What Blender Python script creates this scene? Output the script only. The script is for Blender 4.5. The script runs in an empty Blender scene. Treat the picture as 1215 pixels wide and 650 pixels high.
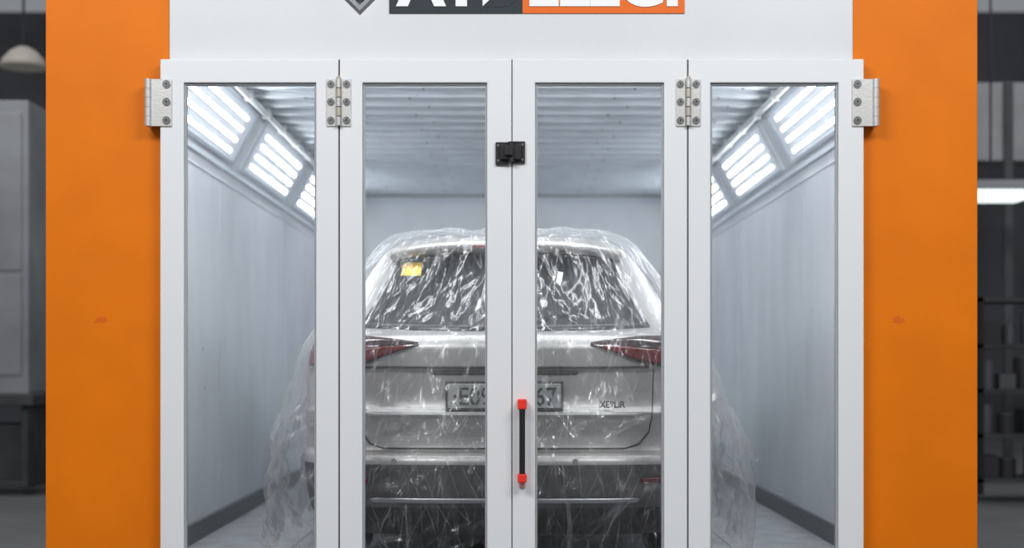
import bpy, bmesh, math
from mathutils import Vector, Matrix, noise
S = bpy.context.scene
S.view_settings.view_transform = 'Standard'
F = 1668.0; CY = -6.06; H = 1.0
def wx(px, y): return (px-607.5)*(y-CY)/F
def wz(py, y): return H+(430-py)*(y-CY)/F

# ------------------------------------------------------------ materials
def mat(name, col, rough=.5, metal=0, bump=0, bscale=50, var=0, vscale=3, emis=None, es=0, coat=0, spec=.5, stretch=(1,1,1)):
    m = bpy.data.materials.new(name); m.use_nodes = True
    nt = m.node_tree; b = nt.nodes['Principled BSDF']
    b.inputs['Base Color'].default_value = (*col, 1)
    b.inputs['Roughness'].default_value = rough
    b.inputs['Metallic'].default_value = metal
    b.inputs['Coat Weight'].default_value = coat
    b.inputs['Specular IOR Level'].default_value = spec
    if emis:
        b.inputs['Emission Color'].default_value = (*emis, 1)
        b.inputs['Emission Strength'].default_value = es
    if bump or var:
        tc = nt.nodes.new('ShaderNodeTexCoord'); mp = nt.nodes.new('ShaderNodeMapping')
        mp.inputs['Scale'].default_value = stretch
        nt.links.new(tc.outputs['Object'], mp.inputs['Vector'])
    if bump:
        n = nt.nodes.new('ShaderNodeTexNoise'); n.inputs['Scale'].default_value = bscale; n.inputs['Detail'].default_value = 3
        bp = nt.nodes.new('ShaderNodeBump'); bp.inputs['Strength'].default_value = bump; bp.inputs['Distance'].default_value = .01
        nt.links.new(mp.outputs[0], n.inputs['Vector'])
        nt.links.new(n.outputs['Fac'], bp.inputs['Height']); nt.links.new(bp.outputs[0], b.inputs['Normal'])
    if var:
        n = nt.nodes.new('ShaderNodeTexNoise'); n.inputs['Scale'].default_value = vscale; n.inputs['Detail'].default_value = 6
        r = nt.nodes.new('ShaderNodeValToRGB')
        r.color_ramp.elements[0].position = .3; r.color_ramp.elements[1].position = .7
        r.color_ramp.elements[0].color = (*[c*(1-var) for c in col], 1)
        r.color_ramp.elements[1].color = (*[min(1, c*(1+var*.4)) for c in col], 1)
        nt.links.new(mp.outputs[0], n.inputs['Vector'])
        nt.links.new(n.outputs['Fac'], r.inputs[0]); nt.links.new(r.outputs[0], b.inputs['Base Color'])
    return m

M = {}
M['orange'] = mat('orange_powdercoat', (.78,.185,.001), .5, bump=.12, bscale=260, var=.08, vscale=3, spec=.2)
M['white'] = mat('white_powdercoat', (.76,.775,.795), .35, bump=.04, bscale=200)
M['header'] = mat('header_white', (.66,.68,.70), .35, bump=.08, bscale=220, var=.03, vscale=2)
M['gasket'] = mat('grey_gasket', (.36,.38,.40), .5)
M['dark'] = mat('dark_gap', (.02,.02,.022), .7)
M['wall'] = mat('booth_wall_paint', (.76,.79,.83), .25, bump=.05, bscale=5, var=.10, vscale=2.2, stretch=(1,1,.5))
M['ceil'] = mat('booth_ceiling_metal', (.68,.73,.78), .32, bump=.04, bscale=8, var=.12, vscale=5)
M['steel'] = mat('hinge_steel', (.62,.62,.60), .35, .5, bump=.05, bscale=100)
M['brassy'] = mat('hinge_pin', (.62,.57,.48), .3, .7)
M['screw'] = mat('screw_metal', (.42,.43,.44), .25, 1)
M['black'] = mat('black_plastic', (.012,.012,.014), .4)
M['red'] = mat('red_plastic', (.85,.04,.02), .35)
M['pink'] = mat('pink_pad', (.75,.38,.36), .5)
M['tube'] = mat('led_tube', (1,1,1), .5, emis=(.93,.97,1), es=18)
M['fixt'] = mat('fixture_panel', (.62,.67,.73), .35)
M['fixb'] = mat('fixture_diffuser', (.70,.75,.80), .4, emis=(.85,.92,1), es=.18)
M['floor'] = mat('booth_floor_grating', (.45,.47,.49), .5, bump=.4, bscale=40, var=.3, vscale=6)
M['skirt'] = mat('skirting_steel', (.15,.16,.17), .45, .3)
M['seam'] = mat('panel_seam', (.62,.65,.69), .6)
M['smudge'] = mat('overspray_speck', (.30,.32,.35), .6)
M['concrete'] = mat('workshop_concrete', (.16,.16,.165), .6, bump=.1, bscale=20, var=.3, vscale=1)
M['wsWall'] = mat('workshop_wall', (.10,.105,.115), .8, var=.5, vscale=.6)
M['signgrey'] = mat('sign_charcoal', (.030,.040,.048), .45, spec=.2)
M['signor'] = mat('sign_orange', (.78,.15,.02), .45, spec=.2)
M['letter'] = mat('sign_letter_white', (.85,.86,.87), .4)
M['chrome'] = mat('chrome', (.75,.76,.78), .15, 1)
M['scuff'] = mat('paint_scuff',(.72,.13,.01),.6, spec=.2)
# car
M['paint'] = mat('car_silver_paint', (.46,.455,.44), .38, .45, coat=.15)
M['clad'] = mat('black_cladding', (.022,.022,.024), .5)
M['gclad'] = mat('grey_lower_bumper', (.10,.10,.10), .45)
M['sline'] = mat('shut_line_grey', (.08,.08,.08), .6)
M['cglass'] = mat('tinted_car_glass', (.016,.019,.021), .12, spec=.3)
M['tail'] = mat('taillight_red', (.16,.010,.013), .15, coat=.6)
M['tailc'] = mat('taillight_smoked', (.045,.02,.023), .12, coat=.6)
M['tyre'] = mat('tyre_rubber', (.015,.015,.015), .8)
M['rim'] = mat('alloy_rim', (.5,.5,.52), .3, .9)
M['garn'] = mat('satin_garnish', (.55,.55,.55), .35, .8)
M['plate'] = mat('plate_white', (.38,.39,.38), .4)
M['ptext'] = mat('plate_letters', (.07,.07,.07), .5)
M['yellow'] = mat('yellow_paper', (.95,.60,.02), .6, var=.2, vscale=60)
M['paper'] = mat('white_paper', (.95,.95,.92), .7)
M['lampw'] = mat('headlight_glass', (.6,.62,.65), .1, .3)

def glass_mat():
    m = bpy.data.materials.new('door_glass'); m.use_nodes = True
    nt = m.node_tree; nt.nodes.clear()
    o = nt.nodes.new('ShaderNodeOutputMaterial'); mx = nt.nodes.new('ShaderNodeMixShader')
    t = nt.nodes.new('ShaderNodeBsdfTransparent'); t.inputs[0].default_value = (.98,.985,.99,1)
    g = nt.nodes.new('ShaderNodeBsdfGlossy'); g.inputs['Roughness'].default_value = .03
    f = nt.nodes.new('ShaderNodeFresnel'); f.inputs[0].default_value = 1.3
    nt.links.new(f.outputs[0], mx.inputs[0]); nt.links.new(t.outputs[0], mx.inputs[1]); nt.links.new(g.outputs[0], mx.inputs[2])
    nt.links.new(mx.outputs[0], o.inputs[0]); return m
M['glass'] = glass_mat()

def film_mat():
    m = bpy.data.materials.new('clear_plastic_film'); m.use_nodes = True
    nt = m.node_tree; nt.nodes.clear(); N = nt.nodes.new; L = nt.links.new
    o = N('ShaderNodeOutputMaterial'); mx = N('ShaderNodeMixShader')
    t = N('ShaderNodeBsdfTransparent'); t.inputs[0].default_value = (.97,.975,.98,1)
    g = N('ShaderNodeBsdfGlossy'); g.inputs['Roughness'].default_value = .20
    d = N('ShaderNodeBsdfDiffuse'); d.inputs[0].default_value = (.82,.84,.86,1)
    tr = N('ShaderNodeBsdfTranslucent'); tr.inputs[0].default_value = (.82,.84,.86,1)
    dd = N('ShaderNodeMixShader'); dd.inputs[0].default_value = .5
    L(d.outputs[0], dd.inputs[1]); L(tr.outputs[0], dd.inputs[2])
    gd = N('ShaderNodeMixShader'); gd.inputs[0].default_value = .36
    L(dd.outputs[0], gd.inputs[1]); L(g.outputs[0], gd.inputs[2])
    uv = N('ShaderNodeUVMap'); uv.uv_map='sheet'
    def ridge(scale, st, width, rot=0, det=1.0, off=0):
        m0 = N('ShaderNodeMapping'); m0.inputs['Rotation'].default_value = (0,0,rot); m0.inputs['Location'].default_value=(off,off,0)
        mp = N('ShaderNodeMapping'); mp.inputs['Scale'].default_value = st
        L(uv.outputs[0], m0.inputs['Vector']); L(m0.outputs[0], mp.inputs['Vector'])
        n = N('ShaderNodeTexNoise'); n.inputs['Scale'].default_value = scale; n.inputs['Detail'].default_value = det; n.inputs['Distortion'].default_value = .15
        L(mp.outputs[0], n.inputs['Vector'])
        s = N('ShaderNodeMath'); s.operation = 'SUBTRACT'; s.inputs[1].default_value = .5; L(n.outputs['Fac'], s.inputs[0])
        a = N('ShaderNodeMath'); a.operation = 'ABSOLUTE'; L(s.outputs[0], a.inputs[0])
        r = N('ShaderNodeMapRange'); r.inputs['From Min'].default_value = 0; r.inputs['From Max'].default_value = width
        r.inputs['To Min'].default_value = 1; r.inputs['To Max'].default_value = 0; L(a.outputs[0], r.inputs['Value'])
        return r.outputs[0], n.outputs['Fac']
    r1, n1 = ridge(15, (1,.06,1), .009)
    r2, n2 = ridge(10, (1,.08,1), .008, .45, off=3.3)
    r3, n3 = ridge(10, (1,.08,1), .008, -.45, off=7.1)
    r4, n4 = ridge(34, (1,.07,1), .02, .08, off=1.7)
    r5, n5 = ridge(16, (1,.10,1), .008, .9, off=5.2)
    def add(a, b, k):
        q = N('ShaderNodeMath'); q.operation = 'MULTIPLY_ADD'; L(a, q.inputs[0]); q.inputs[1].default_value = k
        if isinstance(b, float): q.inputs[2].default_value = b
        else: L(b, q.inputs[2])
        return q.outputs[0]
    lw = N('ShaderNodeLayerWeight'); lw.inputs[0].default_value = .30
    f = add(r1, .04, .22); f = add(r2, f, .26); f = add(r3, f, .26); f = add(r4, f, .07); f = add(r5, f, .12); f = add(lw.outputs['Facing'], f, .42)
    c = N('ShaderNodeClamp'); c.inputs['Max'].default_value = .65; L(f, c.inputs[0]); L(c.outputs[0], mx.inputs[0])
    hh = add(n1, n2, 1.0)
    hh = add(n3, hh, 1.0); hh = add(n4, hh, .5); hh = add(n5, hh, .6)
    bp = N('ShaderNodeBump'); bp.inputs['Strength'].default_value = .6; bp.inputs['Distance'].default_value = .025
    L(hh, bp.inputs['Height'])
    for q in (g, d, tr): L(bp.outputs[0], q.inputs['Normal'])
    L(t.outputs[0], mx.inputs[1]); L(gd.outputs[0], mx.inputs[2]); L(mx.outputs[0], o.inputs[0])
    return m
M['film'] = film_mat()

# ------------------------------------------------------------ mesh builder
class MB:
    def __init__(s): s.v=[]; s.f=[]; s.m=[]; s.mats=[]; s.sm=[]
    def mi(s, k):
        if k not in s.mats: s.mats.append(k)
        return s.mats.index(k)
    def poly(s, vs, fs, k, smooth=False, T=None):
        o=len(s.v)
        for p in vs:
            p=Vector(p); s.v.append(T(p) if T else p)
        for f in fs: s.f.append([o+i for i in f]); s.m.append(s.mi(k)); s.sm.append(smooth)
    def box(s, x0,x1,y0,y1,z0,z1,k,T=None):
        vs=[(x,y,z) for x in (x0,x1) for y in (y0,y1) for z in (z0,z1)]
        s.poly(vs,[(0,1,3,2),(4,6,7,5),(0,4,5,1),(2,3,7,6),(0,2,6,4),(1,5,7,3)],k,T=T)
    def cyl(s, c, r, h, axis, k, n=20, T=None, r2=None):
        r2 = r if r2 is None else r2
        a=Vector(axis).normalized(); u=a.orthogonal().normalized(); w=a.cross(u); c=Vector(c)
        vs=[]
        for rr,hh in ((r,-h/2),(r2,h/2)):
            for i in range(n):
                t=2*math.pi*i/n; vs.append(c+a*hh+(u*math.cos(t)+w*math.sin(t))*rr)
        s.poly(vs,[(i,(i+1)%n,n+(i+1)%n,n+i) for i in range(n)],k,True,T)
        s.poly(vs,[tuple(range(n))[::-1],tuple(range(n,2*n))],k,False,T)
    def lathe(s, c, prof, k, n=32):
        c=Vector(c); m=len(prof); vs=[c+Vector((r*math.cos(2*math.pi*i/n),r*math.sin(2*math.pi*i/n),z)) for i in range(n) for r,z in prof]
        s.poly(vs,[(i*m+j,i*m+j+1,((i+1)%n)*m+j+1,((i+1)%n)*m+j) for i in range(n) for j in range(m-1)],k,True)
    def obj(s, name, parent=None, bevel=0, seg=2):
        me=bpy.data.meshes.new(name); me.from_pydata([tuple(p) for p in s.v],[],s.f)
        for k in s.mats: me.materials.append(M[k])
        for p,mi,sm in zip(me.polygons,s.m,s.sm): p.material_index=mi; p.use_smooth=sm
        me.update()
        b=bmesh.new(); b.from_mesh(me); bmesh.ops.recalc_face_normals(b,faces=b.faces); b.to_mesh(me); b.free()
        o=bpy.data.objects.new(name,me); S.collection.objects.link(o)
        if parent: o.parent=parent
        if bevel:
            md=o.modifiers.new('bevel','BEVEL'); md.width=bevel; md.segments=seg; md.limit_method='ANGLE'; md.angle_limit=.7
        return o
def empty(name, loc=(0,0,0)):
    e=bpy.data.objects.new(name,None); e.location=loc; e.empty_display_size=.1; S.collection.objects.link(e); return e
def text(name, body, size, loc, k, rot=(math.pi/2,0,0), off=0, ext=.002, parent=None, align='CENTER', sx=1):
    cu=bpy.data.curves.new(name,'FONT'); cu.body=body; cu.size=size; cu.extrude=ext; cu.offset=off; cu.align_x=align
    o=bpy.data.objects.new(name,cu); S.collection.objects.link(o)
    dg=bpy.context.evaluated_depsgraph_get()
    me=bpy.data.meshes.new_from_object(o.evaluated_get(dg)); bpy.data.objects.remove(o)
    me.materials.clear(); me.materials.append(M[k])
    o=bpy.data.objects.new(name,me); S.collection.objects.link(o); o.location=loc; o.rotation_euler=rot; o.scale=(sx,1,1)
    if parent: o.parent=parent
    return o

# ------------------------------------------------------------ booth front
OH=1.46
XO0,XO1=wx(54,0),wx(1160,0); XI0,XI1=wx(201,0),wx(1012,0)
b=MB(); b.box(XI0,XI1,0,.08,2.24,3.05,'header'); wf=b.obj('wall_front',bevel=.003)
for nm,x0,x1,ox in (('orange_panel_l',XO0,XI0,-OH),('orange_panel_r',XI1,XO1,OH)):
    b=MB(); b.box(x0,x1,0,.08,0,3.05,'orange')
    b.obj(nm,wf,bevel=.004)
def scuff(name,px,py,seed):
    b=MB()
    for i in range(7):
        a=noise.noise(Vector((seed,i*1.7,0)))*1.0; c=noise.noise(Vector((i*2.3,seed,4)))
        cx=wx(px,0)+a*.055; cz=wz(py,0)+c*.035; w=.012+.01*abs(c); h=.004+.006*abs(a)
        n=10; vs=[(cx+w*math.cos(t*2*math.pi/n)*(1+.4*noise.noise(Vector((t,i,seed)))),-.0008-.0001*i,cz+h*math.sin(t*2*math.pi/n)+.3*w*math.cos(t*2*math.pi/n)) for t in range(n)]
        b.poly(vs,[tuple(range(n))],'scuff')
    b.obj(name,wf)
scuff('scuff_a',120,378,3.1); scuff('scuff_b',1067,380,7.7)

# ------------------------------------------------------------ doors
DZ=wz(70,-.06); DB=.03
leaves=[(190,402,218,375),(403,607,430,578),(608,816,635,788),(817,1025,843,995)]
for i,(a,c,g0,g1) in enumerate(leaves):
    X0,X1,G0,G1=[wx(p,-.06) for p in (a,c-.0,g0,g1)]
    if i in(0,2): X1-=.002
    GT=wz(98,-.06); GB=.14
    d=empty(f'door_{i+1}',((X0+X1)/2,-.035,0))
    inv=Matrix.Translation(-d.location)
    def add(bb,nm,bev=0):
        o=bb.obj(nm,None,bevel=bev); o.parent=d; o.matrix_parent_inverse=inv; return o
    b=MB(); y0,y1=-.06,-.008
    o_=[(X0,DB),(X1,DB),(X1,DZ),(X0,DZ)]; n_=[(G0,GB),(G1,GB),(G1,GT),(G0,GT)]
    vs=[(x,y0,z) for x,z in o_+n_]+[(x,y1,z) for x,z in o_+n_]
    fs=[]
    for k in range(4):
        l=(k+1)%4
        fs+=[(k,l,4+l,4+k),(8+k,8+l,12+l,12+k),(k,l,8+l,8+k),(4+k,4+l,12+l,12+k)]
    b.poly(vs,fs,'white'); add(b,'frame',.004)
    b=MB(); t=.009; yb0,yb1=-.047,-.020
    b.box(G0,G0+t,yb0,yb1,GB,GT,'gasket'); b.box(G1-t,G1,yb0,yb1,GB,GT,'gasket')
    b.box(G0+t,G1-t,yb0,yb1,GT-t,GT,'gasket'); b.box(G0+t,G1-t,yb0,yb1,GB,GB+t,'gasket'); add(b,'glazing_bead',.002)
    b=MB(); b.poly([(G0,-.032,GB),(G1,-.032,GB),(G1,-.032,GT),(G0,-.032,GT)],[(0,1,2,3)],'glass'); add(b,'glass_pane')
    if i<3:
        b=MB(); b.box(X1,X1+.0055,-.050,-.012,DB,DZ,'dark'); add(b,'edge_seal')

def screw(b,x,z,y,r=.0155):
    b.cyl((x,y-.002,z),r,.006,(0,1,0),'screw'); b.cyl((x,y-.006,z),r*.62,.004,(0,1,0),'screw',r2=r*.8)
    b.cyl((x,y-.0075,z),r*.3,.003,(0,1,0),'black',n=6)
def hinge(xc,mode):
    y=-.061; b=MB(); Z=lambda p:wz(p,y); X=lambda p:wx(p,y)
    if mode==0:
        b.box(X(xc-14.5),X(xc-3),y-.005,y,Z(150),Z(94),'steel'); b.box(X(xc+3),X(xc+14.5),y-.005,y,Z(150),Z(94),'steel')
        for s in(-1,1):
            for zz in (100,121,143): screw(b,X(xc+s*9.3),Z(zz),y-.005)
        for k in range(5):
            b.cyl((X(xc),y-.011,Z(99.5+k*11.2)),.011,.036,(0,0,1),'brassy' if k%2 else 'steel')
        b.cyl((X(xc),y-.011,Z(92.5)),.008,.010,(0,0,1),'brassy')
    else:
        s=mode
        xa,xb=sorted((X(xc+s*5),X(xc-s*22))); b.box(xa,xb,y-.006,y,Z(150),Z(94),'steel')
        for zz in (100,121,143): screw(b,X(xc-s*16),Z(zz),y-.006,.017)
        for k in range(5):
            b.cyl((X(xc+s*6),y-.006,Z(99.5+k*11.2)),.014,.0385,(0,0,1),'steel')
            b.cyl((X(xc+s*6),y-.006,Z(99.5+k*11.2)),.0125,.0405,(0,0,1),'brassy')
        xa,xb=sorted((X(xc+s*5),X(xc+s*8))); b.box(xa,xb,y-.006,-.001,Z(150),Z(94),'steel')
    b.obj('door_hinge',bevel=.0015)
hinge(402,0); hinge(816.5,0); hinge(182,-1); hinge(1033,1)

# latch
b=MB(); y=-.061; X=lambda p:wx(p,-.06); Z=lambda p:wz(p,-.06)
b.box(X(588),X(603),y-.012,y,Z(196),Z(169),'black'); b.box(X(608),X(623),y-.012,y,Z(194),Z(168),'black')
b.box(X(594),X(618),y-.032,y-.008,Z(190),Z(173),'black'); b.cyl((X(607),y-.02,Z(181)),.016,.085,(0,0,1),'black')
b.box(X(599),X(609),y-.05,y-.03,Z(186),Z(176),'black')
for px,pz in ((591,173),(591,191),(620,172),(620,190)): b.cyl((X(px),y-.013,Z(pz)),.005,.004,(0,1,0),'screw')
b.obj('door_latch',bevel=.003)
# handle
b=MB(); hx=X(619.5)
b.box(hx-.0125,hx+.0125,y-.062,y-.042,Z(563),Z(484),'black')
for p0,p1 in ((473,485),(561,571)):
    b.box(hx-.019,hx+.019,y-.066,y,Z(p1),Z(p0),'red')
b.box(hx-.015,hx+.015,y-.012,y,Z(578),Z(571),'pink')
b.obj('door_handle',bevel=.005,seg=3)

# sign
sg=empty('booth_sign',(0,0,2.6)); inv=Matrix.Translation((0,0,-2.6))
def ps(o): o.parent=sg; o.matrix_parent_inverse=inv
zb=wz(16,0)
b=MB(); b.box(wx(462,0),wx(620,0),-.006,0,zb,zb+.26,'signgrey'); ps(b.obj('charcoal_plate'))
b=MB(); b.box(wx(620,0),wx(812,0),-.006,0,zb,zb+.26,'signor'); ps(b.obj('orange_plate'))
lz=wz(5,0)
for body,p0,p1 in (('AYB',470,614),('ELEGI',628,804)):
    o=text('letters',body,.27,(0,-.008,lz),'letter',off=.011)
    xs=[v.co.x for v in o.data.vertices]; wdt=max(xs)-min(xs); sc=(wx(p1,0)-wx(p0,0))/wdt
    o.scale=(sc,1,1); o.location.x=wx(p0,0)-min(xs)*sc
    ps(o)
b=MB(); cx=wx(427,0); cz=wz(18,0)+.115
def dia(hw,hh,y,dx=0): return [(cx,y,cz-hh),(cx+hw,y,cz),(cx,y,cz+hh),(cx-hw,y,cz)]
vs=dia(.115,.115,-.001)+dia(.098,.098,-.012)+dia(.075,.075,-.012)+dia(.062,.062,-.003)
fs=[]
for r in range(3):
    for k in range(4): l=(k+1)%4; fs.append((r*4+k,r*4+l,r*4+4+l,r*4+4+k))
b.poly(vs,fs,'chrome'); b.poly(dia(.062,.062,-.003),[(0,1,2,3)],'signgrey')
b.poly(dia(.034,.05,-.007),[(0,1,2,3)],'chrome')
ps(b.obj('diamond_emblem'))

# ------------------------------------------------------------ booth interior
BW=1.78; BZ=2.23; CXX=1.58; CZ=2.6; Y0,Y1=.08,7.5
for s,nm in ((-1,'left'),(1,'right')):
    b=MB(); b.box(min(s*BW,s*(BW+.14)),max(s*BW,s*(BW+.14)),Y0,Y1,0,BZ,'wall'); w=b.obj('wall_'+nm)
    b=MB()
    prof=[(BW,BZ),(CXX,CZ),(BW+.14,CZ),(BW+.14,BZ)]
    vs=[(s*x,Y0,z) for x,z in prof]+[(s*x,Y1,z) for x,z in prof]
    n=4; b.poly(vs,[(k,(k+1)%n,n+(k+1)%n,n+k) for k in range(n)]+[(0,1,2,3),(4,5,6,7)],'wall')
    cove=b.obj('light_cove')
    b=MB()
    b.box(s*(BW-.022) if s>0 else -BW,s*BW if s>0 else -(BW-.022),Y0,Y1-.001,0,.11,'skirt')
    b.obj('baseboard_'+nm,bevel=.004)
    b=MB()
    for zz,t,h in ((BZ-.035,.018,.03),(BZ-.12,.006,.008)):
        xa,xb=sorted((s*(BW-t),s*BW)); b.box(xa,xb,Y0,Y1-.001,zz-h/2,zz+h/2,'fixt')
    b.obj('trim_1' if s<0 else 'trim_2',bevel=.003)
    b=MB(); b.cyl((s*(CXX-.03),(Y0+Y1)/2,CZ-.035),.02,Y1-Y0-.01,(0,1,0),'white',n=12)
    for k in range(12):
        b.box(min(s*(CXX-.055),s*(CXX-.005)),max(s*(CXX-.055),s*(CXX-.005)),.4+k*.6,.43+k*.6,CZ-.06,CZ-.001,'steel')
    b.obj('ceiling_rail',cove)
    b=MB()
    for yy in (2.5,5.0):
        xa,xb=sorted((s*(BW-.0015),s*BW)); b.box(xa,xb,yy-.002,yy+.002,.11,BZ-.05,'seam')
    b.obj('panel_seams',w)
    b=MB()
    for k in range(9):
        yy=1.0+5*abs(noise.noise(Vector((k*1.3,s*2,1))))*1.4; zz=.5+2.2*abs(noise.noise(Vector((k*2.1,s*5,7))))
        b.cyl((s*(BW-.0005),yy,zz),.003+.004*(k%3),.001,(1,0,0),'smudge',n=8)
    b.obj('wall_specks',w)
    V=Vector((s*(CXX-BW),0,CZ-BZ)); Ln=V.length; V.normalize(); Nn=Vector((-s*V.z*1.0,0,-abs(V.x))).normalized()
    O=Vector((s*BW,0,BZ))
    for j,(ya,yb) in enumerate(((.95,2.75),(3.05,4.85),(5.15,6.95))):
        T=lambda p:O+Vector((0,p.x,0))+V*p.y+Nn*p.z
        b=MB()
        b.box(ya,yb,.02,Ln-.045,0,.006,'fixb',T)
        for v0,v1 in ((.02,.04),(Ln-.065,Ln-.045)): b.box(ya,yb,v0,v1,.006,.02,'fixt',T)
        for u in (ya,yb-.03): b.box(u,u+.03,.04,Ln-.065,.006,.02,'fixt',T)
        for k in range(4):
            v=.085+k*(Ln-.2)/3
            b.box(ya+.16,yb-.16,v-.014,v+.014,.006,.016,'fixb',T)
            b.box(ya+.18,yb-.18,v-.0125,v+.0125,.0162,.018,'tube',T)
        b.obj('tube_light_fixture',cove)
b=MB(); b.box(-BW-.14,BW+.14,Y1,Y1+.08,0,CZ,'wall'); wb=b.obj('wall_back')
b=MB()
for xx in (-.6,.55): b.box(xx-.003,xx+.003,Y1-.0015,Y1,0.05,CZ-.02,'seam')
b.box(-1.7,1.7,Y1-.03,Y1,CZ-.07,CZ-.03,'fixt'); b.obj('panel_seams',wb)
# ceiling
b=MB(); p=.29; yy=Y0; prof=[]
while yy<Y1:
    for dy,dz in ((0,0),(.02,-.028),(.075,-.028),(.095,0),(.16,0),(.168,-.010),(.19,-.010),(.198,0)):
        if yy+dy<Y1: prof.append((yy+dy,CZ+.03+dz))
    yy+=p
prof.append((Y1,CZ+.03))
vs=[(-CXX-.05,y,z) for y,z in prof]+[(CXX+.05,y,z) for y,z in prof]; n=len(prof)
b.poly(vs,[(k,k+1,n+k+1,n+k) for k in range(n-1)],'ceil')
b.box(-BW-.14,BW+.14,Y0,Y1+.08,CZ+.035,CZ+.09,'ceil')
yy=Y0+.048; k=0
while yy<Y1:
    for xx in (-1.25,-.62,0,.62,1.25):
        b.cyl((xx+.1*(k%2),yy,CZ-.0),.008,.008,(0,0,1),'skirt',n=8)
    yy+=p; k+=1
b.obj('ceiling')
# floor
b=MB(); b.box(-BW-.14,BW+.14,Y0,Y1+.08,-.06,-.012,'skirt')
yy=Y0+.003
while yy<Y1-.3:
    for xi in range(6):
        x0=-BW+xi*(2*BW/6)
        b.box(x0+.004,x0+2*BW/6-.004,yy,yy+.612,-.012,0,'floor')
    yy+=.618
b.obj('floor')

# ------------------------------------------------------------ car
CAR=Vector((-.035,.27,0)); YAW=math.radians(-.6)
rows=[(.20,.84,.20,4.45),(.26,.90,.12,4.55),(.34,.93,.05,4.6),(.45,.945,.02,4.63),(.54,.95,.0,4.64),(.575,.95,.012,4.64),
(.60,.95,.08,4.64),(.66,.95,.09,4.63),(.735,.95,.055,4.62),(.77,.95,.045,4.6),(.80,.95,.07,4.59),(.86,.95,.08,4.57),(.95,.945,.08,4.5),(.985,.94,.06,4.38),
(1.06,.93,.06,4.05),(1.12,.885,.09,3.7),(1.16,.84,.15,3.5),(1.3,.765,.30,3.2),(1.42,.70,.41,2.95),(1.53,.625,.50,2.7),
(1.60,.54,.56,2.5),(1.625,.45,.68,2.3),(1.64,.31,.95,2.1),(1.648,.1,1.3,1.8)]
def pchip(xs,ys):
    n=len(xs); h=[xs[i+1]-xs[i] for i in range(n-1)]; d=[(ys[i+1]-ys[i])/h[i] for i in range(n-1)]
    m=[0]*n; m[0]=d[0]; m[-1]=d[-1]
    for i in range(1,n-1):
        if d[i-1]*d[i]>0:
            a=2*h[i]+h[i-1]; c=h[i]+2*h[i-1]; m[i]=(a+c)/(a/d[i-1]+c/d[i])
    def f(x):
        i=0
        while i<n-2 and x>xs[i+1]: i+=1
        t=(x-xs[i])/h[i]; t2=t*t; t3=t2*t
        return (2*t3-3*t2+1)*ys[i]+(t3-2*t2+t)*h[i]*m[i]+(-2*t3+3*t2)*ys[i+1]+(t3-t2)*h[i]*m[i+1]
    return f
class Loft:
    def __init__(s,rows,R=.36,n=3.0):
        s.rows=rows; ts=list(range(len(rows))); s.T=len(rows)-1; s.R=R; s.n=n
        s.fz,s.fw,s.fr,s.ff=[pchip(ts,[r[k] for r in rows]) for k in range(4)]
    def t_of_z(s,z):
        a,c=0,s.T
        for _ in range(40):
            m=(a+c)/2
            if s.fz(m)<z: a=m
            else: c=m
        return a
    def Re(s,t): return min(s.R,s.fw(t)*.6,(s.ff(t)-s.fr(t))*.3)
    def rear(s,x,z):
        t=s.t_of_z(z); w=s.fw(t); q=min(1,abs(x)/w)
        return s.fr(t)+s.Re(t)*(1-(1-q**s.n)**(1/s.n))
    def front(s,x,z):
        t=s.t_of_z(z); w=s.fw(t); q=min(1,abs(x)/w)
        return s.ff(t)-s.Re(t)*1.3*(1-(1-q**2.4)**(1/2.4))
    def outline(s,t,nr,ns,nf):
        w,yr,yf,R=s.fw(t),s.fr(t),s.ff(t),s.Re(t)
        def cap(n,N):
            P=[]
            for i in range(401):
                ph=(-1+2*i/400)*math.pi/2
                sx=abs(math.sin(ph))**(2/n)*(1 if ph>0 else -1); P.append((sx,1-abs(math.cos(ph))**(2/n)))
            return P
        def resamp(P,N):
            L=[0]
            for i in range(1,len(P)): L.append(L[-1]+math.dist(P[i],P[i-1]))
            out=[];j=0
            for k in range(N):
                d=L[-1]*k/(N-1)
                while j<len(P)-2 and L[j+1]<d: j+=1
                q=(d-L[j])/max(1e-9,L[j+1]-L[j]); out.append((P[j][0]+(P[j+1][0]-P[j][0])*q,P[j][1]+(P[j+1][1]-P[j][1])*q))
            return out
        rc=resamp([(w*x,yr+R*y) for x,y in cap(s.n,nr)],nr)
        fc=resamp([(-w*x,yf-R*1.3*y) for x,y in cap(2.4,nf)],nf)
        a=rc[-1][1]; c=fc[0][1]
        sd=[(w,a+(c-a)*k/(ns+1)) for k in range(1,ns+1)]
        sl=[(-w,c+(a-c)*k/(ns+1)) for k in range(1,ns+1)]
        return rc+sd+fc+sl
car=empty('car',CAR); car.rotation_euler=(0,0,YAW)
LB=Loft(rows)
NT=116
ts=sorted(set([LB.T*k/NT for k in range(NT+1)]+[float(i) for i in range(LB.T+1)]))
b=MB(); nr,ns,nf=60,24,40; vs=[]; per=nr+2*ns+nf
for t in ts:
    z=LB.fz(t); vs+=[(x,y,z+ (0)) for x,y in LB.outline(t,nr,ns,nf)]
for i in range(len(ts)-1):
    z=(LB.fz(ts[i])+LB.fz(ts[i+1]))/2
    k='clad' if z<.34 else ('gclad' if z<.535 else 'paint')
    for j in range(per):
        l=(j+1)%per; b.f.append([i*per+j,i*per+l,(i+1)*per+l,(i+1)*per+j]); b.m.append(b.mi(k)); b.sm.append(True)
b.v=[Vector(p) for p in vs]
b.f.append(list(range(per))); b.m.append(b.mi('clad')); b.sm.append(False)
o=(len(ts)-1)*per; b.f.append([o+j for j in range(per)]); b.m.append(b.mi('paint')); b.sm.append(False)
body=b.obj('body')
c=MB()
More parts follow.
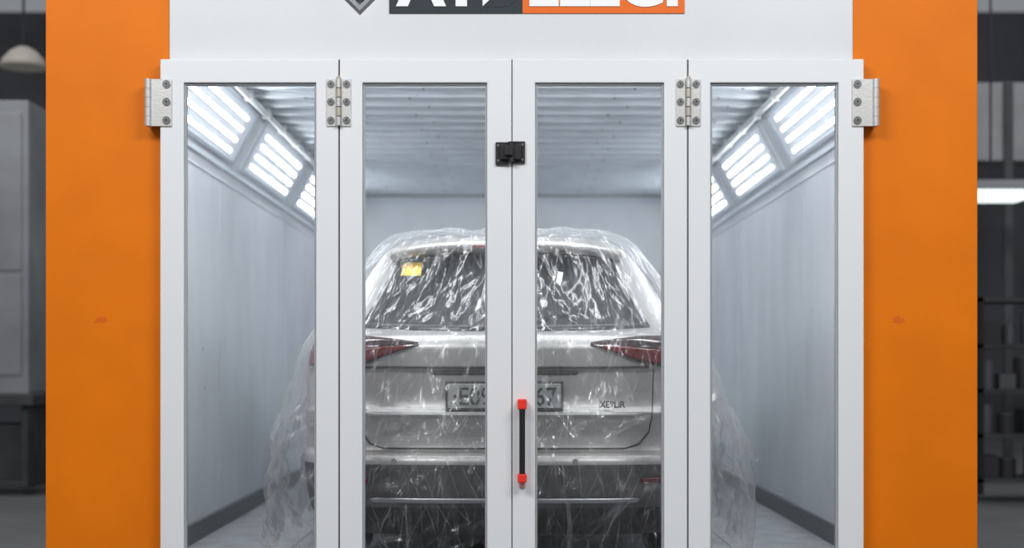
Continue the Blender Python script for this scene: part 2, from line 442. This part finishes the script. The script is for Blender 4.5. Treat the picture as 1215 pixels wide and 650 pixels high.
for yy in (.98,3.72):
    for s in (-1,1): c.cyl((s*.86,yy,.345),.42,.50,(1,0,0),'clad',n=48)
cut=c.obj('cut'); md=body.modifiers.new('b','BOOLEAN'); md.object=cut; md.operation='DIFFERENCE'; md.solver='EXACT'
dg=bpy.context.evaluated_depsgraph_get(); me=bpy.data.meshes.new_from_object(body.evaluated_get(dg))
body.modifiers.clear(); body.data=me; bpy.data.objects.remove(cut); body.parent=car

def lerp(a,c,t): return a+(c-a)*t
def plerp(P,t):
    x=t*(len(P)-1); i=min(int(x),len(P)-2); q=x-i
    return tuple(lerp(P[i][k],P[i+1][k],q) for k in range(2))
def patch(name,A,B,k,off=.006,nu=40,nv=8,fn=None,thick=.006,parent=car):
    fn=fn or (lambda a,z:(a,LB.rear(a,z)-off,z))
    b=MB(); vs=[]
    for i in range(nv+1):
        for j in range(nu+1):
            p=plerp(A,j/nu); q=plerp(B,j/nu); vs.append(fn(lerp(p[0],q[0],i/nv),lerp(p[1],q[1],i/nv)))
    b.poly(vs,[(i*(nu+1)+j,i*(nu+1)+j+1,(i+1)*(nu+1)+j+1,(i+1)*(nu+1)+j) for i in range(nv) for j in range(nu)],k,True)
    o=b.obj(name,parent); md=o.modifiers.new('s','SOLIDIFY'); md.thickness=thick; md.offset=0
    return o
patch('rear_window',[(-.675,1.165),(-.4,1.150),(0,1.145),(.4,1.150),(.675,1.165)],[(-.515,1.525),(-.3,1.538),(0,1.543),(.3,1.538),(.515,1.525)],'cglass',nv=14)
b=MB(); vs=[]; nx=30
for i in range(nx+1):
    x=-.56+1.12*i/nx; q=abs(x)/.56; zc=1.595-.04*q**3; yb=.38+.10*q**3
    vs+=[(x,yb,zc-.05),(x,yb-.005,zc-.02),(x,yb+.05,zc+.0),(x,yb+.32,zc+.03-.03*q),(x,yb+.30,zc-.075)]
fs=[]
for i in range(nx):
    for k in range(5): l=(k+1)%5; fs.append((i*5+k,i*5+l,(i+1)*5+l,(i+1)*5+k))
fs+=[(0,1,2,3,4),tuple(nx*5+k for k in range(5))]
b.poly(vs,fs,'paint',True); b.obj('roof_spoiler',car)
b=MB(); b.box(-.16,.16,.365,.38,1.548,1.560,'tail'); b.obj('high_brake_light',car,bevel=.003)
for s in (-1,1):
    q=lambda P:[(s*x,z) for x,z in P]
    patch('taillight',q([(.393,1.083),(.50,1.045),(.62,1.0),(.75,.975),(.925,.985)]),q([(.393,1.090),(.50,1.105),(.62,1.118),(.75,1.122),(.885,1.115)]),'tailc',off=.012,nv=8,thick=.012)
    patch('taillight_lens',q([(.45,1.066),(.55,1.032),(.65,1.0),(.78,.99),(.92,.995)]),q([(.45,1.076),(.55,1.072),(.65,1.062),(.78,1.055),(.92,1.055)]),'tail',off=.020,nv=6,thick=.006)
    def side(a,z,s=s): return (s*(LB.fw(LB.t_of_z(z))+.006),a,z)
    patch('side_window',[(.75,1.18),(2.0,1.18),(3.0,1.17)],[(1.05,1.50),(1.9,1.52),(2.35,1.50)],'cglass',fn=side,nv=10)
    patch('headlight',q([(.5,.86),(.7,.86),(.90,.88)]),q([(.5,.93),(.7,.95),(.88,.97)]),'lampw',fn=lambda a,z:(a,LB.front(a,z)+.008,z))
    b=MB(); b.box(min(s*.93,s*1.08),max(s*.93,s*1.08),2.95,3.07,1.10,1.22,'paint'); b.obj('side_mirror',car,bevel=.03,seg=4)
    for yy in (.98,3.72):
        b=MB(); R=.345; cx=s*.83; n=48; pr=[(-.11,.21),(-.115,.30),(-.10,.335),(-.06,.345),(.06,.345),(.10,.335),(.115,.30),(.11,.21)]
        vs=[]
        for i in range(n):
            t=2*math.pi*i/n
            for dx,r in pr: vs.append((cx+dx,yy+r*math.cos(t),R+r*math.sin(t)))
        m=len(pr); b.poly(vs,[(i*m+k,i*m+k+1,((i+1)%n)*m+k+1,((i+1)%n)*m+k) for i in range(n) for k in range(m-1)],'tyre',True)
        b.cyl((cx,yy,R),.212,.18,(1,0,0),'clad',n=32)
        for k in range(5):
            t=2*math.pi*k/5; T=Matrix.Translation((cx+s*.095,yy,R))@Matrix.Rotation(t,4,'X')
            b.box(-.012,.012,-.03,.03,.02,.21,'rim',lambda p,T=T:T@p)
        b.cyl((cx+s*.1,yy,R),.05,.03,(1,0,0),'rim')
        b.obj('wheel',car)
patch('windshield',[(-.68,1.19),(0,1.17),(.68,1.19)],[(-.50,1.52),(0,1.54),(.50,1.52)],'cglass',fn=lambda a,z:(a,LB.front(a,z)+.006,z),nv=10)
patch('tailgate_trim',[(-.66,.974),(.66,.974)],[(-.66,.984),(.66,.984)],'gclad',off=.004,nv=2,thick=.006)
patch('plate_light_strip',[(-.33,.945),(.33,.945)],[(-.34,.958),(.34,.958)],'sline',off=.004,nv=2)
patch('shut_line',[(-.55,.604),(.55,.604)],[(-.56,.611),(.56,.611)],'sline',off=.003,nv=2,thick=.004)
for s in (-1,1):
    patch('shut_line_corner',[(s*.55,.604),(s*.62,.625),(s*.665,.68),(s*.68,.80),(s*.685,.97)],[(s*.555,.611),(s*.614,.632),(s*.660,.684),(s*.676,.80),(s*.681,.97)],'sline',off=.003,nv=1,thick=.004)
patch('tailgate_garnish',[(-.62,.757),(.62,.757)],[(-.63,.768),(.63,.768)],'garn',off=.006,nv=3)
patch('skid_strip',[(-.6,.365),(.6,.365)],[(-.62,.385),(.62,.385)],'rim',off=.012,nv=3,thick=.012)
for s in (-1,1):
    patch('reflector',[(s*.62,.455),(s*.80,.455)],[(s*.62,.475),(s*.80,.48)],'tail',off=.008,nv=2)
b=MB(); b.box(-.268,.268,.040,.066,.782,.915,'sline'); b.box(-.256,.256,.036,.041,.793,.904,'plate'); b.obj('licence_plate',car,bevel=.003)
text('plate_text','·E09 AC·67',.115,(0,.0355,.808),'ptext',off=.001,ext=.001,parent=car,sx=.88)
text('model_badge','XE8LiR',.042,(.49,.062,.795),'sline',off=.001,ext=.002,parent=car,sx=.9)
b=MB(); b.cyl((0,.045,1.055),.045,.012,(0,1,0),'chrome',n=32); b.cyl((0,.038,1.055),.032,.006,(0,1,0),'gclad',n=32); b.obj('round_emblem',car,bevel=.002)
b=MB()
for xx in (-.5,.32): b.cyl((xx,LB.rear(xx,.555)-.001,.555),.012,.006,(0,1,0),'rim',n=16)
b.obj('parking_sensors',car)
b=MB(); 
for k in range(12):
    x0=.02+.03*k; z0=1.17+.006*k
    b.box(x0,x0+.031,LB.rear(x0,z0)-.022,LB.rear(x0,z0)-.012,z0,z0+.012,'black')
b.cyl((.02,LB.rear(0,1.17)-.012,1.175),.02,.02,(0,1,0),'black'); b.obj('rear_wiper',car)

def decal(name,x,z,w,h,k,tilt,off):
    b=MB(); n=6; vs=[]
    for i in range(n+1):
        for j in range(n+1):
            u=(j/n-.5)*w; v=(i/n-.5)*h; X_=x+u*math.cos(tilt)-v*math.sin(tilt); Z_=z+u*math.sin(tilt)+v*math.cos(tilt)
            vs.append((X_,LB.rear(X_,Z_)-off-.003*math.sin(j*1.3),Z_))
    b.poly(vs,[(i*(n+1)+j,i*(n+1)+j+1,(i+1)*(n+1)+j+1,(i+1)*(n+1)+j) for i in range(n) for j in range(n)],k,True)
    o=b.obj(name,car); md=o.modifiers.new('s','SOLIDIFY'); md.thickness=.001
decal('yellow_sticker',-.455,1.452,.096,.066,'yellow',-.02,.016)
decal('paper_tag',.258,1.405,.024,.058,'paper',-.2,.016)

# ------------------------------------------------------------ plastic sheet
fr=[(.15,1.10,-.05,4.75),(.30,1.11,-.07,4.76),(.5,1.09,-.07,4.76),(.72,1.05,-.05,4.74),(.9,1.01,-.02,4.72),(1.03,.98,0.0,4.5),
(1.13,.935,.03,4.0),(1.20,.885,.10,3.65),(1.32,.81,.20,3.3),(1.44,.745,.27,3.05),(1.55,.665,.32,2.8),
(1.615,.59,.36,2.65),(1.650,.49,.50,2.45),(1.672,.34,.85,2.25),(1.680,.1,1.3,1.9)]
LF=Loft(fr,R=.42,n=2.7)
nr,ns,nf=280,70,60; per=nr+2*ns+nf; NT=220
vs=[]; V_=[0.0]
for i in range(NT+1):
    t=LF.T*i/NT; z=LF.fz(t); vs+=[(x,y,z) for x,y in LF.outline(t,nr,ns,nf)]
    if i: V_.append(V_[-1]+math.dist((LF.fz(t),LF.fr(t)),(LF.fz(LF.T*(i-1)/NT),LF.fr(LF.T*(i-1)/NT))))
ref=LF.outline(4,nr,ns,nf); cum=[0.0]
for j in range(1,per): cum.append(cum[-1]+math.dist(ref[j],ref[j-1]))
tot=cum[-1]+math.dist(ref[0],ref[-1]); c0=(cum[nr//2]+cum[nr//2-1])/2
U_=[((c-c0+tot/2)%tot)-tot/2 for c in cum]
me=bpy.data.meshes.new('plastic_sheet')
fs=[(i*per+j,i*per+(j+1)%per,(i+1)*per+(j+1)%per,(i+1)*per+j) for i in range(NT) for j in range(per)]+[tuple(NT*per+j for j in range(per))]
me.from_pydata(vs,[],fs); me.materials.append(M['film'])
for p in me.polygons: p.use_smooth=True
uvl=me.uv_layers.new(name='sheet')
for l in me.loops:
    vi=l.vertex_index; uvl.data[l.index].uv=(U_[vi%per],V_[vi//per])
me.update()
film=bpy.data.objects.new('plastic_sheet',me); S.collection.objects.link(film)
nrm=[v.normal.copy() for v in me.vertices]
cen=Vector((0,2.3,.9))
if sum((v.co-cen).dot(n)>0 for v,n in zip(me.vertices,nrm))<len(nrm)/2: nrm=[-n for n in nrm]
def rid(p): return 1-min(1,abs(noise.noise(p))*3)
def sm(a): a=max(0,min(1,a)); return a*a*(3-2*a)
for vi,(v,n) in enumerate(zip(me.vertices,nrm)):
    p=v.co.copy(); z=p.z; u=U_[vi%per]; h=V_[vi//per]
    low=sm((1.0-z)/.5); sidef=sm((abs(p.x)-.75)/.2)
    vert=noise.noise(Vector((u*5,h*.6,0)))
    fine=rid(Vector((u*8,h*.7,5)))
    fine2=rid(Vector((u*6+h*2.6,h*.8,9)))
    fine3=rid(Vector((u*6-h*2.6,h*.8,19)))
    cr1=rid(Vector((u*7+h*4,h*4,31))); cr2=rid(Vector((u*5-h*5,h*7,41)))
    big=noise.noise(Vector((u*1.8,h*1.6,3)))
    d=vert*(.014+.03*low)+(fine*.006+fine2*.007+fine3*.007)*(1+1.6*low)+(cr1*.024+cr2*.022)*low+big*(.012+.05*low*sidef)-.009
    d=max(d,-.018 if low<.2 else -.03)
    if p.y<.3: d=min(d,.07)
    v.co=p+n*d
    if z<.55: v.co.z+=noise.noise(Vector((u*3.5,0,1)))*.12*(1-max(0,(z-.17)/.38))
me.update()
film.location=CAR; film.rotation_euler=(0,0,YAW)

# ------------------------------------------------------------ workshop surroundings
b=MB(); b.box(-14,14,-12,16,-.12,-.0605,'concrete'); b.box(-14,14,-12,Y0-.001,-.0605,-.0,'concrete'); b.obj('floor_workshop')
b=MB(); b.box(-14,14,14,14.2,-.06,6,'wsWall'); b.obj('wall_workshop')
M['cabw']=mat('cabinet_grey',(.32,.33,.34),.7,var=.35,vscale=1.5)
M['bench']=mat('bench_dark',(.07,.075,.08),.7,var=.4,vscale=3)
M['lamp']=mat('lamp_shade',(.42,.39,.35),.6,emis=(1,.92,.8),es=.05)
M['tube2']=mat('workshop_led',(1,1,1),.5,emis=(.9,.97,1),es=1.2)
def at(px,y): return wx(px,y)
y=5.2
b=MB(); b.box(-5.4,at(34,y),y,y+.6,.75,3.1,'cabw')
b.box(-5.2,at(26,y),y-.012,y,.9,1.7,'cabw'); b.box(-5.2,at(26,y),y-.012,y,1.74,3.0,'cabw')
b.obj('storage_cabinet',bevel=.01)
b=MB(); b.box(-5.5,at(44,y-.1),y-.2,y+.6,.66,.749,'bench')
b.box(-5.5,-5.4,y-.1,y+.5,0,.66,'bench'); b.box(at(30,y),at(38,y),y-.1,y+.5,0,.66,'bench'); b.box(-5.4,at(30,y),y+.1,y+.5,.05,.5,'bench'); b.obj('workbench',bevel=.01)
y=7.0; b=MB(); cx=at(28,y); cz=wz(80,y)
b.lathe((cx,y,cz),[(.001,.20),(.05,.19),(.12,.15),(.19,.07),(.22,0),(.215,0),(.11,.13),(.001,.17)],'lamp')
b.cyl((cx,y,cz+.6),.012,.9,(0,0,1),'dark'); b.obj('pendant_lamp')
y=4.6; x0=at(1163,y)
M['tinA']=mat('tin_grey',(.13,.14,.15),.5,.3); M['tinB']=mat('tin_brown',(.12,.07,.045),.5); M['tinC']=mat('tin_black',(.04,.04,.045),.5); M['tinD']=mat('tin_pale',(.17,.17,.165),.5)
def shelf(y,x0,w,h,lev,nm):
    e=empty(nm,(x0,y,0)); inv=Matrix.Translation((-x0,-y,0))
    b=MB()
    for xx in (x0,x0+w):
        for yy in (y,y+.45): b.box(xx-.02,xx+.02,yy-.02,yy+.02,0,h,'black')
    for z in lev: b.box(x0-.02,x0+w+.02,y-.02,y+.47,z-.03,z,'bench')
    o=b.obj('rack'); o.parent=e; o.matrix_parent_inverse=inv
    b=MB(); cols=['tinA','tinB','tinC','tinD']; q=0
    for z in lev[:-1]:
        xx=x0+.09
        while xx<x0+w-.1:
            q+=1; r=.05+.03*((q*37)%5)/5; h_=.12+.16*((q*53)%7)/7; k=cols[(q*q+q)%4]
            if q%3==1: b.box(xx-r,xx+r,y+.03,y+.25,z,z+h_*.8,k)
            else:
                b.cyl((xx,y+.1+.02*(q%3),z+h_/2),r,h_,(0,0,1),k,n=16); b.cyl((xx,y+.1+.02*(q%3),z+h_+.005),r*.8,.01,(0,0,1),'tinA',n=16)
            xx+=2*r+.03
    o=b.obj('paint_tins'); o.parent=e; o.matrix_parent_inverse=inv
shelf(y,x0,1.2,1.5,(.12,.46,.80,1.14,1.49),'shelving_unit')
y=6.0; b=MB(); zc=wz(230,y)
b.box(at(1150,y),at(1216,y),y,y+.25,zc-.05,zc+.04,'tube2'); b.box(at(1145,y),at(1260,y),y-.02,y+.27,zc+.04,zc+.12,'cabw')
b.cyl((at(1180,y),y+.1,zc+1.1),.01,2.0,(0,0,1),'dark'); b.obj('hanging_strip_light')
b=MB(); y=7.5; b.box(at(1140,y),at(1300,y),y,y+.5,2.95,3.7,'cabw'); b.box(at(1190,y),at(1200,y),y-.05,y,0,3.7,'bench'); b.obj('ventilation_duct')

# ------------------------------------------------------------ lights
def area(name,loc,rot,sx,sy,e,col=(1,1,1)):
    l=bpy.data.lights.new(name,'AREA'); l.shape='RECTANGLE'; l.size=sx; l.size_y=sy; l.energy=e; l.color=col
    o=bpy.data.objects.new(name,l); o.location=loc; o.rotation_euler=rot; S.collection.objects.link(o); return o
area('workshop_ceiling_light',(-2.6,-4.5,5.0),(math.radians(38),0,math.radians(-18)),3,1.2,215)
area('workshop_ceiling_light.001',(2.6,-4.5,5.0),(math.radians(38),0,math.radians(18)),3,1.2,205)
area('workshop_ceiling_light.002',(-5,4,5.5),(0,0,0),2,2,85)
area('workshop_ceiling_light.003',(5,5,5.5),(0,0,0),2,2,60)
area('booth_fill_light',(0,.16,2.52),(math.radians(50),0,0),3.0,.14,38,(.96,.98,1))  # added fill light, hidden behind the header to brighten the booth interior
W=bpy.data.worlds.new('World'); S.world=W; W.use_nodes=True
W.node_tree.nodes['Background'].inputs[0].default_value=(.8,.84,.9,1); W.node_tree.nodes['Background'].inputs[1].default_value=.28

cam=bpy.data.cameras.new('camera'); co=bpy.data.objects.new('camera',cam); S.collection.objects.link(co); S.camera=co
co.location=(0,CY,H); co.rotation_euler=(math.pi/2,0,0); cam.sensor_width=36; cam.lens=F/1215*36; cam.shift_y=105/1215
cam.dof.use_dof=True; cam.dof.focus_distance=6.15; cam.dof.aperture_fstop=1.2
